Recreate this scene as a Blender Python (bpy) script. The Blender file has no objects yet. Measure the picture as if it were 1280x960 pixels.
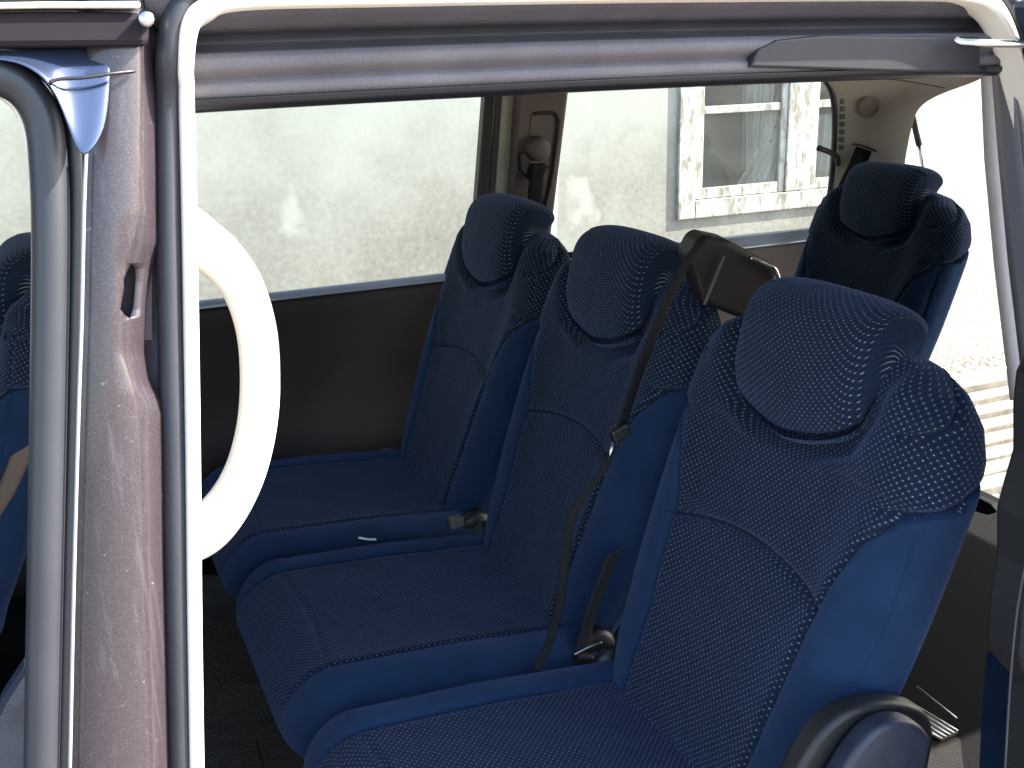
import bpy, bmesh, math, random
from math import radians as R, sin, cos, pi, exp
from mathutils import Vector, Matrix
random.seed(4)
S = bpy.context.scene
COL = S.collection

# ---------------------------------------------------------------- camera
CAM = Vector((0, -.72, 1.573)); FP = 1340.0
YAW, PIT, ROL = .407, .3066, .0271
_F = Vector((sin(YAW)*cos(PIT), cos(YAW)*cos(PIT), -sin(PIT)))
_R0 = Vector((cos(YAW), -sin(YAW), 0)); _D0 = _F.cross(_R0)
_R = _R0*cos(ROL) + _D0*sin(ROL); _D = _D0*cos(ROL) - _R0*sin(ROL)
cam = bpy.data.objects.new('camera', bpy.data.cameras.new('camera')); COL.objects.link(cam)
m = Matrix((( _R.x, -_D.x, -_F.x, CAM.x), (_R.y, -_D.y, -_F.y, CAM.y), (_R.z, -_D.z, -_F.z, CAM.z), (0, 0, 0, 1)))
cam.matrix_world = m
cam.data.sensor_width = 36; cam.data.lens = FP/1280*36
cam.data.clip_start = .02; cam.data.clip_end = 2000
S.camera = cam

# ---------------------------------------------------------------- light
SUN_TRAVEL = Vector((-.82, .21, -.76)).normalized()
w = bpy.data.worlds.new('World'); S.world = w; w.use_nodes = True
nt = w.node_tree; nt.nodes.clear()
sk = nt.nodes.new('ShaderNodeTexSky'); sk.sky_type = 'NISHITA'; sk.sun_disc = False
sk.sun_elevation = math.asin(-SUN_TRAVEL.z)
sk.sun_rotation = math.atan2(-SUN_TRAVEL.x, -SUN_TRAVEL.y)
sk.air_density = 1.2; sk.dust_density = 2.0
bg = nt.nodes.new('ShaderNodeBackground'); bg.inputs[1].default_value = .15
wo = nt.nodes.new('ShaderNodeOutputWorld')
nt.links.new(sk.outputs[0], bg.inputs[0]); nt.links.new(bg.outputs[0], wo.inputs[0])
sl = bpy.data.lights.new('sun', 'SUN'); sl.energy = 5; sl.angle = R(.5); sl.color = (1, .95, .87)
sun = bpy.data.objects.new('sun', sl); COL.objects.link(sun)
sun.rotation_euler = SUN_TRAVEL.to_track_quat('-Z', 'Y').to_euler(); sun.location = (6, -4, 8)
vs = S.view_settings; vs.view_transform = 'Standard'; vs.look = 'None'; vs.gamma = 1; vs.use_curve_mapping = False
vs.exposure = 2.3
S.cycles.max_bounces = 10; S.cycles.transparent_max_bounces = 12

# ---------------------------------------------------------------- geometry helpers
def at(px, py, **k):
    """3D point seen at a place of the 1280x960 photograph, on a given plane (x, y, z, or s = leaning body side)."""
    d = _R*((px-640)/FP) + _D*((py-480)/FP) + _F
    (a, v), = k.items()
    if a == 's':
        n = Vector((0, 1, -.15)); t = (v-.24-CAM.dot(n))/d.dot(n)
    else:
        i = 'xyz'.index(a); t = (v-CAM[i])/d[i]
    return CAM + d*t

def side(x, z, s=0): return Vector((x, -.15*(1.6-z)+s, z))

def interp(t, xs, ys):
    if t <= xs[0]: return ys[0]
    for i in range(1, len(xs)):
        if t <= xs[i]:
            q = (t-xs[i-1])/(xs[i]-xs[i-1]); return ys[i-1]+(ys[i]-ys[i-1])*q
    return ys[-1]
def sm_interp(t, xs, ys):
    # smooth (catmull) interpolation
    n = len(xs)
    if t <= xs[0]: return ys[0]
    if t >= xs[-1]: return ys[-1]
    for i in range(1, n):
        if t <= xs[i]: break
    q = (t-xs[i-1])/(xs[i]-xs[i-1])
    def mk(j):
        if j <= 0: return (ys[1]-ys[0])/(xs[1]-xs[0])
        if j >= n-1: return (ys[-1]-ys[-2])/(xs[-1]-xs[-2])
        return (ys[j+1]-ys[j-1])/(xs[j+1]-xs[j-1])
    h = xs[i]-xs[i-1]; m0, m1 = mk(i-1)*h, mk(i)*h
    return (2*q**3-3*q*q+1)*ys[i-1]+(q**3-2*q*q+q)*m0+(-2*q**3+3*q*q)*ys[i]+(q**3-q*q)*m1
def catmull(P, n=8):
    P = [Vector(p) for p in P]; out = []
    for i in range(len(P)-1):
        a = P[max(i-1, 0)]; b = P[i]; c = P[i+1]; d = P[min(i+2, len(P)-1)]
        for k in range(n):
            t = k/n
            out.append(.5*((2*b)+(-a+c)*t+(2*a-5*b+4*c-d)*t*t+(-a+3*b-3*c+d)*t**3))
    out.append(P[-1]); return out

def tag(o, label=None, cat=None, group=None, kind=None):
    if label: o['label'] = label
    if cat: o['category'] = cat
    if group: o['group'] = group
    if kind: o['kind'] = kind
    return o
def empty(name, loc, parent=None):
    o = bpy.data.objects.new(name, None); o.location = loc; o.empty_display_size = .1; COL.objects.link(o)
    return o
def link(name, me, mat, parent=None, smooth=True):
    o = bpy.data.objects.new(name, me); COL.objects.link(o)
    if mat: me.materials.append(mat)
    if smooth:
        for p in me.polygons: p.use_smooth = True
    if parent:
        o.parent = parent
        L = Vector((0, 0, 0)); q = parent
        while q: L += q.location; q = q.parent
        me.transform(Matrix.Translation(-L))      # meshes are authored in world space
    return o
def mesh(name, V, Fc, mat, parent=None, smooth=True, uv=None, bevel=0, solid=0, recalc=False, seg=2):
    me = bpy.data.meshes.new(name); me.from_pydata([tuple(v) for v in V], [], Fc)
    if recalc:
        bm = bmesh.new(); bm.from_mesh(me); bmesh.ops.recalc_face_normals(bm, faces=bm.faces); bm.to_mesh(me); bm.free()
    if uv:
        l = me.uv_layers.new(name='UVMap')
        for lp in me.loops: l.data[lp.index].uv = uv[lp.vertex_index]
    o = link(name, me, mat, parent, smooth)
    if solid:
        md = o.modifiers.new('solid', 'SOLIDIFY'); md.thickness = solid; md.offset = 0
    if bevel:
        md = o.modifiers.new('bevel', 'BEVEL'); md.width = bevel; md.segments = seg; md.limit_method = 'ANGLE'; md.angle_limit = R(35)
        md.harden_normals = False
    return o
def boxdata(c, s, rot=None):
    c = Vector(c); hx, hy, hz = s[0]/2, s[1]/2, s[2]/2
    V = [Vector((x, y, z)) for x in (-hx, hx) for y in (-hy, hy) for z in (-hz, hz)]
    if rot: V = [rot @ v for v in V]
    V = [v+c for v in V]
    return V, [(0, 1, 3, 2), (4, 6, 7, 5), (0, 4, 5, 1), (2, 3, 7, 6), (0, 2, 6, 4), (1, 5, 7, 3)]
def box(name, c, s, mat, parent=None, bevel=.003, rot=None, seg=2):
    V, Fc = boxdata(c, s, rot)
    return mesh(name, V, Fc, mat, parent, smooth=False, bevel=bevel, seg=seg)
def box2(name, a, b, mat, parent=None, bevel=.003):
    a = Vector(a); b = Vector(b)
    return box(name, (a+b)/2, [abs(b[i]-a[i]) for i in range(3)], mat, parent, bevel)
def sweep(name, path, section, nrm, mat, parent=None, scale=None, smooth=True, caps=True, uvs=False):
    """section = closed list of (a, b): a in-plane (perpendicular to path), b along nrm."""
    V = []; Fc = []; n = len(section); UV = []; L = 0
    nrm = Vector(nrm).normalized()
    for i, p in enumerate(path):
        t = (path[min(i+1, len(path)-1)]-path[max(i-1, 0)]).normalized()
        a = nrm.cross(t).normalized(); b = t.cross(a).normalized()
        s = scale(i/(len(path)-1)) if scale else 1
        if not isinstance(s, tuple): s = (s, s)
        if i: L += (path[i]-path[i-1]).length
        for k, (x, y) in enumerate(section):
            V.append(p+a*x*s[0]+b*y*s[1]); UV.append((k*.01, L))
    for i in range(len(path)-1):
        for k in range(n):
            Fc.append((i*n+k, i*n+(k+1) % n, (i+1)*n+(k+1) % n, (i+1)*n+k))
    if caps: Fc += [tuple(range(n-1, -1, -1)), tuple((len(path)-1)*n+k for k in range(n))]
    return mesh(name, V, Fc, mat, parent, smooth=smooth, recalc=True, uv=UV if uvs else None)
def ell(a, b, n=14): return [(a*cos(2*pi*k/n), b*sin(2*pi*k/n)) for k in range(n)]
def rrect(a, b, r=.3, n=3):
    out = []; r *= min(a, b)
    for cx, cy, s in ((a-r, b-r, 0), (-a+r, b-r, 90), (-a+r, -b+r, 180), (a-r, -b+r, 270)):
        for k in range(n+1):
            q = R(s+90*k/n); out.append((cx+r*cos(q), cy+r*sin(q)))
    return out
def tube(name, pts, r, mat, parent=None, n=8, nrm=None, sm=6):
    P = catmull(pts, sm) if sm else [Vector(p) for p in pts]
    t = (P[-1]-P[0]).normalized()
    if nrm is None: nrm = Vector((0, 1, 0)) if abs(t.y) < .8 else Vector((0, 0, 1))
    return sweep(name, P, ell(r, r, n), nrm, mat, parent)
def ribbon(name, pts, width_dir, wid, mat, parent=None, sm=8, thick=.0014):
    P = catmull(pts, sm); V = []; Fc = []; UV = []; L = 0
    for i, p in enumerate(P):
        wd = width_dir[0].lerp(width_dir[1], i/(len(P)-1)).normalized() if isinstance(width_dir, tuple) else width_dir.normalized()
        if i: L += (P[i]-P[i-1]).length
        for k in range(5):
            V.append(p+wd*wid*(k/4-.5)); UV.append((wid*k/4, L))
    for i in range(len(P)-1):
        for k in range(4): Fc.append((i*5+k, i*5+k+1, i*5+6+k, i*5+5+k))
    return mesh(name, V, Fc, mat, parent, uv=UV, solid=thick)
def prism(name, poly, off, mat, parent=None, bevel=.003, smooth=False, seg=2):
    """poly = list of 3D points (roughly planar), extruded by vector off."""
    off = Vector(off); n = len(poly); V = [Vector(p) for p in poly]+[Vector(p)+off for p in poly]
    Fc = [tuple(range(n-1, -1, -1)), tuple(range(n, 2*n))]+[(i, (i+1) % n, (i+1) % n+n, i+n) for i in range(n)]
    return mesh(name, V, Fc, mat, parent, smooth=smooth, bevel=bevel, recalc=True, seg=seg)
def grid(name, cols, mat, parent=None, solid=.003, ext=None, rows=40):
    """cols: list of ([(px,py)...], s) vertical poly-lines on the leaning body side; surface between them."""
    C = []
    for pts, s in cols:
        ys = [p[1] for p in pts]; xs = [p[0] for p in pts]; col = []
        for r in range(rows+1):
            y = ys[0]+(ys[-1]-ys[0])*r/rows
            col.append(at(interp(y, ys, xs), y, s=s))
        if ext is not None:
            a, b = col[-4], col[-1]; t = (ext-b.z)/(b.z-a.z); x = b.x+(b.x-a.x)*t
            col.append(side(x, ext, s))
        C.append(col)
    n = len(C[0]); V = [p for c in C for p in c]
    Fc = [(i*n+j, (i+1)*n+j, (i+1)*n+j+1, i*n+j+1) for i in range(len(C)-1) for j in range(n-1)]
    return mesh(name, V, Fc, mat, parent, solid=solid, recalc=True)
def copy_tree(o, parent=None):
    c = o.copy(); COL.objects.link(c); c.parent = parent
    for ch in list(o.children): copy_tree(ch, c)
    return c

# ---------------------------------------------------------------- materials
def new(name):
    m = bpy.data.materials.new(name); m.use_nodes = True
    return m, m.node_tree, m.node_tree.nodes['Principled BSDF']
def N(nt, typ, **k):
    n = nt.nodes.new(typ)
    for a, b in k.items():
        if a.startswith('i_'):
            key = a[2:]; key = int(key) if key.isdigit() else key
            n.inputs[key].default_value = b
        else: setattr(n, a, b)
    return n
def ramp(nt, fac, stops):
    r = nt.nodes.new('ShaderNodeValToRGB'); e = r.color_ramp.elements
    while len(e) < len(stops): e.new(.5)
    for q, (p, c) in zip(e, stops): q.position = p; q.color = (*c, 1) if len(c) == 3 else c
    nt.links.new(fac, r.inputs[0]); return r.outputs[0]
def plain(name, col, rough=.5, metal=0, noise=0, nscale=40, bump=0, bscale=300, coat=0, spec=.5, detail=4):
    m, t, b = new(name); L = t.links.new
    b.inputs['Roughness'].default_value = rough; b.inputs['Metallic'].default_value = metal
    b.inputs['Specular IOR Level'].default_value = spec
    b.inputs['Coat Weight'].default_value = coat; b.inputs['Coat Roughness'].default_value = .06
    co = N(t, 'ShaderNodeTexCoord')
    if noise:
        n = N(t, 'ShaderNodeTexNoise', i_Scale=nscale, i_Detail=detail); L(co.outputs['Object'], n.inputs['Vector'])
        c0 = [max(0, c*(1-noise)) for c in col]; c1 = [min(1, c*(1+noise)) for c in col]
        L(ramp(t, n.outputs[0], [(.3, c0), (.7, c1)]), b.inputs['Base Color'])
    else: b.inputs['Base Color'].default_value = (*col, 1)
    if bump:
        n2 = N(t, 'ShaderNodeTexNoise', i_Scale=bscale, i_Detail=2); L(co.outputs['Object'], n2.inputs['Vector'])
        bp = N(t, 'ShaderNodeBump', i_Strength=bump, i_Distance=.001); L(n2.outputs[0], bp.inputs['Height']); L(bp.outputs[0], b.inputs['Normal'])
    return m

def fabric(name, base, dots=True, dark=None):
    m, t, b = new(name); L = t.links.new
    uv = N(t, 'ShaderNodeUVMap'); uv.uv_map = 'UVMap'
    A = .0092
    sc = N(t, 'ShaderNodeVectorMath', operation='SCALE'); sc.inputs['Scale'].default_value = 1/A
    wob = N(t, 'ShaderNodeTexNoise', i_Scale=30.0, i_Detail=1); L(uv.outputs[0], wob.inputs['Vector'])
    wm = N(t, 'ShaderNodeVectorMath', operation='SCALE'); wm.inputs['Scale'].default_value = .0012; L(wob.outputs['Color'], wm.inputs[0])
    ad = N(t, 'ShaderNodeVectorMath', operation='ADD'); L(uv.outputs[0], ad.inputs[0]); L(wm.outputs[0], ad.inputs[1])
    L(ad.outputs[0], sc.inputs[0])
    def lattice(off):
        a = N(t, 'ShaderNodeVectorMath', operation='ADD'); a.inputs[1].default_value = (off, off, 0); L(sc.outputs[0], a.inputs[0])
        f = N(t, 'ShaderNodeVectorMath', operation='FRACTION'); L(a.outputs[0], f.inputs[0])
        s = N(t, 'ShaderNodeVectorMath', operation='SUBTRACT'); s.inputs[1].default_value = (.5, .5, 0); L(f.outputs[0], s.inputs[0])
        mu = N(t, 'ShaderNodeVectorMath', operation='MULTIPLY'); mu.inputs[1].default_value = (1, 1, 0); L(s.outputs[0], mu.inputs[0])
        l = N(t, 'ShaderNodeVectorMath', operation='LENGTH'); L(mu.outputs[0], l.inputs[0]); return l.outputs['Value']
    mn = N(t, 'ShaderNodeMath', operation='MINIMUM'); L(lattice(0), mn.inputs[0]); L(lattice(.5), mn.inputs[1])
    mn2 = N(t, 'ShaderNodeMath', operation='MINIMUM')
    # dark cells sit halfway between the light points
    def lat2(ox, oy):
        a = N(t, 'ShaderNodeVectorMath', operation='ADD'); a.inputs[1].default_value = (ox, oy, 0); L(sc.outputs[0], a.inputs[0])
        f = N(t, 'ShaderNodeVectorMath', operation='FRACTION'); L(a.outputs[0], f.inputs[0])
        s = N(t, 'ShaderNodeVectorMath', operation='SUBTRACT'); s.inputs[1].default_value = (.5, .5, 0); L(f.outputs[0], s.inputs[0])
        l = N(t, 'ShaderNodeVectorMath', operation='LENGTH'); 
        mu = N(t, 'ShaderNodeVectorMath', operation='MULTIPLY'); mu.inputs[1].default_value = (1, 1, 0); L(s.outputs[0], mu.inputs[0]); L(mu.outputs[0], l.inputs[0]); return l.outputs['Value']
    L(lat2(.5, 0), mn2.inputs[0]); L(lat2(0, .5), mn2.inputs[1])
    nz = N(t, 'ShaderNodeTexNoise', i_Scale=900.0, i_Detail=3); L(uv.outputs[0], nz.inputs['Vector'])
    nzl = N(t, 'ShaderNodeTexNoise', i_Scale=14.0, i_Detail=3); L(uv.outputs[0], nzl.inputs['Vector'])
    d = [c*.62 for c in base]; h = [c*1.3 for c in base]
    basec = ramp(t, nz.outputs[0], [(.3, d), (.7, h)])
    big = N(t, 'ShaderNodeMix', data_type='RGBA', blend_type='MULTIPLY'); big.inputs[0].default_value = .5
    L(basec, big.inputs[6]); L(ramp(t, nzl.outputs[0], [(.3, (.65, .65, .7)), (.7, (1.2, 1.2, 1.15))]), big.inputs[7])
    col = big.outputs[2]
    if dots:
        dk = N(t, 'ShaderNodeMix', data_type='RGBA'); L(ramp(t, mn2.outputs[0], [(.2, (1, 1, 1)), (.34, (0, 0, 0))]), dk.inputs[0])
        L(col, dk.inputs[6]); dk.inputs[7].default_value = (*[c*.58 for c in base], 1)
        dm = N(t, 'ShaderNodeMix', data_type='RGBA'); L(ramp(t, mn.outputs[0], [(.06, (1, 1, 1)), (.11, (0, 0, 0))]), dm.inputs[0])
        L(dk.outputs[2], dm.inputs[6])
        nd = N(t, 'ShaderNodeTexNoise', i_Scale=260.0); L(uv.outputs[0], nd.inputs['Vector'])
        L(ramp(t, nd.outputs[0], [(.35, (.15, .16, .19)), (.65, (.40, .41, .40))]), dm.inputs[7])
        col = dm.outputs[2]
        hs = N(t, 'ShaderNodeMath', operation='MULTIPLY_ADD'); L(mn2.outputs[0], hs.inputs[0]); hs.inputs[1].default_value = 1.2; L(nz.outputs[0], hs.inputs[2])
        hh = hs.outputs[0]
    else:
        wv = N(t, 'ShaderNodeTexWave', i_Scale=190.0, i_Distortion=.5); L(uv.outputs[0], wv.inputs['Vector'])
        ah = N(t, 'ShaderNodeMath', operation='MULTIPLY_ADD'); L(wv.outputs[1], ah.inputs[0]); ah.inputs[1].default_value = .25; L(nz.outputs[0], ah.inputs[2])
        hh = ah.outputs[0]
    bp = N(t, 'ShaderNodeBump', i_Strength=.6, i_Distance=.0012); L(hh, bp.inputs['Height'])
    n3 = N(t, 'ShaderNodeTexNoise', i_Scale=7.0, i_Detail=3); L(uv.outputs[0], n3.inputs['Vector'])
    bp2 = N(t, 'ShaderNodeBump', i_Strength=.55, i_Distance=.018); L(n3.outputs[0], bp2.inputs['Height']); L(bp2.outputs[0], bp.inputs['Normal'])
    L(bp.outputs[0], b.inputs['Normal']); L(col, b.inputs['Base Color'])
    b.inputs['Roughness'].default_value = .95; b.inputs['Specular IOR Level'].default_value = .15
    b.inputs['Sheen Weight'].default_value = .25; b.inputs['Sheen Roughness'].default_value = .5
    b.inputs['Sheen Tint'].default_value = (.35, .5, 1, 1)
    return m

BLUE = (.014, .040, .150)
M_dot = fabric('dotted_blue_cloth', (.0135, .026, .055))
M_blue = fabric('plain_blue_cloth', (.015, .037, .090), dots=False)
M_seam = plain('seam_thread', (.004, .008, .022), .8)
M_navy = fabric('back_cloth', (.008, .018, .055), dots=False)
M_black = plain('black_plastic', (.014, .014, .016), .45, bump=.3, bscale=600)
M_dkplast = plain('dark_grey_plastic', (.04, .042, .05), .5, bump=.4, bscale=500, noise=.15)
M_armr = plain('grey_blue_plastic', (.022, .027, .045), .38, bump=.5, bscale=700, noise=.2)
M_brown = plain('brown_trim', (.024, .018, .017), .65, noise=.25, nscale=8, bump=.5, bscale=400)
M_brown2 = plain('mauve_trim', (.14, .11, .11), .6, noise=.08, nscale=15, bump=.4, bscale=400)
M_grey = plain('grey_headliner', (.12, .11, .122), .8, noise=.12, nscale=25, bump=.6, bscale=800)
M_greyd = plain('dark_grey_headliner', (.075, .07, .085), .7, noise=.12, nscale=25, bump=.5, bscale=700)
M_beige = plain('beige_trim', (.52, .45, .40), .6, noise=.05, nscale=12, bump=.4, bscale=500)
M_cream = plain('cream_trim', (.80, .74, .66), .5, noise=.04, nscale=20, bump=.3, bscale=500)
M_rubber = plain('rubber_seal', (.028, .030, .038), .42, noise=.12, nscale=20, bump=.12, bscale=900)
M_rubber2 = plain('rubber_dark', (.012, .012, .016), .4)
M_web = plain('seat_belt_webbing', (.016, .016, .019), .7, noise=.3, nscale=500, spec=.12)
M_steel = plain('bright_steel', (.75, .75, .76), .25, metal=1)
M_chrome = plain('satin_strip', (.62, .60, .56), .3, metal=.9, noise=.3, nscale=60)
M_white = plain('white_lacquer', (.8, .8, .78), .4)

# metallic body paint with flakes and dust
def paint():
    m, t, b = new('aubergine_metallic_paint'); L = t.links.new
    co = N(t, 'ShaderNodeTexCoord')
    v = N(t, 'ShaderNodeTexVoronoi', i_Scale=2600.0); L(co.outputs['Object'], v.inputs['Vector'])
    fl = ramp(t, v.outputs['Color'], [(.0, (.032, .024, .029)), (.72, (.044, .033, .040)), (.95, (.12, .095, .11))])
    mp = N(t, 'ShaderNodeMapping'); mp.inputs['Scale'].default_value = (60, 60, 2.2); L(co.outputs['Object'], mp.inputs[0])
    st = N(t, 'ShaderNodeTexNoise', i_Scale=2.2, i_Detail=5); L(mp.outputs[0], st.inputs['Vector'])
    sp = N(t, 'ShaderNodeTexNoise', i_Scale=170.0, i_Detail=2); L(co.outputs['Object'], sp.inputs['Vector'])
    dust = N(t, 'ShaderNodeMath', operation='ADD'); L(ramp(t, st.outputs[0], [(.55, (0, 0, 0)), (.85, (.22, .22, .22))]), dust.inputs[0])
    L(ramp(t, sp.outputs[0], [(.71, (0, 0, 0)), (.78, (.6, .6, .6))]), dust.inputs[1])
    mx = N(t, 'ShaderNodeMix', data_type='RGBA'); L(dust.outputs[0], mx.inputs[0]); L(fl, mx.inputs[6]); mx.inputs[7].default_value = (.30, .265, .29, 1)
    L(mx.outputs[2], b.inputs['Base Color'])
    b.inputs['Metallic'].default_value = .3; b.inputs['Roughness'].default_value = .42
    b.inputs['Coat Weight'].default_value = .6; b.inputs['Coat Roughness'].default_value = .08
    rr = N(t, 'ShaderNodeMapRange'); rr.inputs[3].default_value = .06; rr.inputs[4].default_value = .5; L(dust.outputs[0], rr.inputs[0]); L(rr.outputs[0], b.inputs['Coat Roughness'])
    return m
M_paint = paint()

M_paint2 = plain('gloss_paint_sky_reflection', (.045, .065, .12), .18, metal=.6, coat=1)  # body paint with the blue sky reflection put into the base colour
def glass(name, tint=(.95, .97, .96), refl=1.0, dirt=.06):
    m, t, b = new(name); t.nodes.remove(b); L = t.links.new
    out = [n for n in t.nodes if n.type == 'OUTPUT_MATERIAL'][0]
    tr = N(t, 'ShaderNodeBsdfTransparent'); tr.inputs[0].default_value = (*tint, 1)
    gl = N(t, 'ShaderNodeBsdfGlossy'); gl.inputs['Roughness'].default_value = .01
    fr = N(t, 'ShaderNodeFresnel', i_IOR=1.45); mx = N(t, 'ShaderNodeMixShader')
    mu = N(t, 'ShaderNodeMath', operation='MULTIPLY'); mu.inputs[1].default_value = refl; L(fr.outputs[0], mu.inputs[0])
    L(mu.outputs[0], mx.inputs[0]); L(tr.outputs[0], mx.inputs[1]); L(gl.outputs[0], mx.inputs[2])
    df = N(t, 'ShaderNodeBsdfDiffuse'); df.inputs[0].default_value = (.6, .6, .56, 1)
    co = N(t, 'ShaderNodeTexCoord'); n = N(t, 'ShaderNodeTexNoise', i_Scale=5.0, i_Detail=6); L(co.outputs['Object'], n.inputs['Vector'])
    dr = ramp(t, n.outputs[0], [(.35, (0, 0, 0)), (.75, (dirt, dirt, dirt))])
    m2 = N(t, 'ShaderNodeMixShader'); L(dr, m2.inputs[0]); L(mx.outputs[0], m2.inputs[1]); L(df.outputs[0], m2.inputs[2])
    L(m2.outputs[0], out.inputs[0]); return m
M_glass = glass('car_glass', (.62, .66, .63))
M_tint = glass('tinted_rear_glass', (.06, .065, .065))
M_wind = glass('windscreen_glass', (.2, .22, .21))
M_pane = glass('old_window_pane', (.92, .95, .95), 1.2, .12)

def plaster():
    m, t, b = new('old_plaster'); L = t.links.new; co = N(t, 'ShaderNodeTexCoord')
    a = N(t, 'ShaderNodeTexNoise', i_Scale=1.6, i_Detail=8, i_Roughness=.65); L(co.outputs['Object'], a.inputs['Vector'])
    c = N(t, 'ShaderNodeTexNoise', i_Scale=45.0, i_Detail=6, i_Roughness=.7); L(co.outputs['Object'], c.inputs['Vector'])
    base = ramp(t, a.outputs[0], [(.3, (.42, .42, .36)), (.5, (.50, .50, .455)), (.7, (.56, .56, .52))])
    mu = N(t, 'ShaderNodeMix', data_type='RGBA', blend_type='MULTIPLY'); mu.inputs[0].default_value = 1
    L(base, mu.inputs[6]); L(ramp(t, c.outputs[0], [(.3, (.92, .92, .91)), (.6, (1, 1, 1))]), mu.inputs[7])
    # damp, dirty foot of the wall and pale noise patches that paint in dappled sun
    sx = N(t, 'ShaderNodeSeparateXYZ'); L(co.outputs['Object'], sx.inputs[0])
    a2 = N(t, 'ShaderNodeMath', operation='MULTIPLY_ADD'); L(a.outputs[0], a2.inputs[0]); a2.inputs[1].default_value = 1.5; L(sx.outputs[2], a2.inputs[2])
    dirt = ramp(t, a2.outputs[0], [(.0, (1, 1, 1)), (1.0, (1, 1, 1)), (1.0, (0, 0, 0))])
    mr = N(t, 'ShaderNodeMapRange'); mr.inputs[1].default_value = 1.25; mr.inputs[2].default_value = 2.05; mr.inputs[3].default_value = 1; mr.inputs[4].default_value = 0
    L(a2.outputs[0], mr.inputs[0])
    m3 = N(t, 'ShaderNodeMath', operation='MULTIPLY'); L(mr.outputs[0], m3.inputs[0]); L(ramp(t, c.outputs[0], [(.35, (1, 1, 1)), (.65, (.35, .35, .35))]), m3.inputs[1])
    mx = N(t, 'ShaderNodeMix', data_type='RGBA'); L(m3.outputs[0], mx.inputs[0]); L(mu.outputs[2], mx.inputs[6]); mx.inputs[7].default_value = (.25, .23, .21, 1)
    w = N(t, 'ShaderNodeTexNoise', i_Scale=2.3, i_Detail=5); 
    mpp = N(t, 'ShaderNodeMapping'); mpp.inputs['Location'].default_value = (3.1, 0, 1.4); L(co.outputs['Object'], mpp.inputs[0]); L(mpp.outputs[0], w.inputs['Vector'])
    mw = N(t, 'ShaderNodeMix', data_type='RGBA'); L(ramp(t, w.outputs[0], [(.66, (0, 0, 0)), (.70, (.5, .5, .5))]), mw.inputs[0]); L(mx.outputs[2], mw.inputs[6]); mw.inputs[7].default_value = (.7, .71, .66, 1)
    L(mw.outputs[2], b.inputs['Base Color']); b.inputs['Roughness'].default_value = .95
    h = N(t, 'ShaderNodeMath', operation='MULTIPLY_ADD'); L(c.outputs[0], h.inputs[0]); h.inputs[1].default_value = .3; L(a.outputs[0], h.inputs[2])
    bp = N(t, 'ShaderNodeBump', i_Strength=.25, i_Distance=.006); L(h.outputs[0], bp.inputs['Height']); L(bp.outputs[0], b.inputs['Normal'])
    return m
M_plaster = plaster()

def peeling(name='peeling_white_paint'):
    m, t, b = new(name); L = t.links.new; co = N(t, 'ShaderNodeTexCoord')
    mp = N(t, 'ShaderNodeMapping'); mp.inputs['Scale'].default_value = (1, 1, .35); L(co.outputs['Object'], mp.inputs[0])
    a = N(t, 'ShaderNodeTexNoise', i_Scale=26.0, i_Detail=8, i_Roughness=.7); L(mp.outputs[0], a.inputs['Vector'])
    g = N(t, 'ShaderNodeTexNoise', i_Scale=90.0, i_Detail=4); L(mp.outputs[0], g.inputs['Vector'])
    wood = ramp(t, g.outputs[0], [(.3, (.26, .23, .19)), (.7, (.44, .40, .35))])
    mx = N(t, 'ShaderNodeMix', data_type='RGBA'); L(ramp(t, a.outputs[0], [(.43, (1, 1, 1)), (.50, (0, 0, 0))]), mx.inputs[0])
    L(ramp(t, g.outputs[0], [(.3, (.46, .47, .44)), (.7, (.66, .67, .64))]), mx.inputs[6]); L(wood, mx.inputs[7])
    L(mx.outputs[2], b.inputs['Base Color']); b.inputs['Roughness'].default_value = .75
    bp = N(t, 'ShaderNodeBump', i_Strength=.6, i_Distance=.004); L(a.outputs[0], bp.inputs['Height']); L(bp.outputs[0], b.inputs['Normal'])
    return m
M_peel = peeling()

def carpet(name, c0, c1, speck=None):
    m, t, b = new(name); L = t.links.new; co = N(t, 'ShaderNodeTexCoord')
    a = N(t, 'ShaderNodeTexNoise', i_Scale=500.0, i_Detail=3); L(co.outputs['Object'], a.inputs['Vector'])
    col = ramp(t, a.outputs[0], [(.3, c0), (.7, c1)])
    hh = a.outputs[0]
    if speck:
        mp = N(t, 'ShaderNodeMapping'); mp.inputs['Rotation'].default_value = (0, 0, R(38)); mp.inputs['Scale'].default_value = (1, 1, 0); L(co.outputs['Object'], mp.inputs[0])
        ck = N(t, 'ShaderNodeTexBrick', i_Scale=42.0); ck.inputs['Color1'].default_value = (1, 1, 1, 1); ck.inputs['Color2'].default_value = (.55, .55, .55, 1)
        ck.inputs['Mortar'].default_value = (0, 0, 0, 1); ck.inputs['Mortar Size'].default_value = .05; ck.inputs['Brick Width'].default_value = .5; ck.inputs['Row Height'].default_value = .16
        L(mp.outputs[0], ck.inputs['Vector'])
        mx = N(t, 'ShaderNodeMix', data_type='RGBA'); L(ck.outputs[0], mx.inputs[0]); L(col, mx.inputs[6]); mx.inputs[7].default_value = (*speck, 1); col = mx.outputs[2]; hh = ck.outputs[0]
    L(col, b.inputs['Base Color']); b.inputs['Roughness'].default_value = .95; b.inputs['Specular IOR Level'].default_value = .1
    bp = N(t, 'ShaderNodeBump', i_Strength=.8, i_Distance=.002); L(hh, bp.inputs['Height']); L(bp.outputs[0], b.inputs['Normal'])
    return m
M_carpet = carpet('dark_carpet', (.003, .003, .0035), (.009, .0085, .009))
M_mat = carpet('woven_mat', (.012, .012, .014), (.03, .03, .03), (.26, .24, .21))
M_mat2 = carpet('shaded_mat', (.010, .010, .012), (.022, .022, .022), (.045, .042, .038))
M_curtain = plain('white_curtain', (.82, .80, .76), .9, noise=.06, nscale=6)
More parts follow.
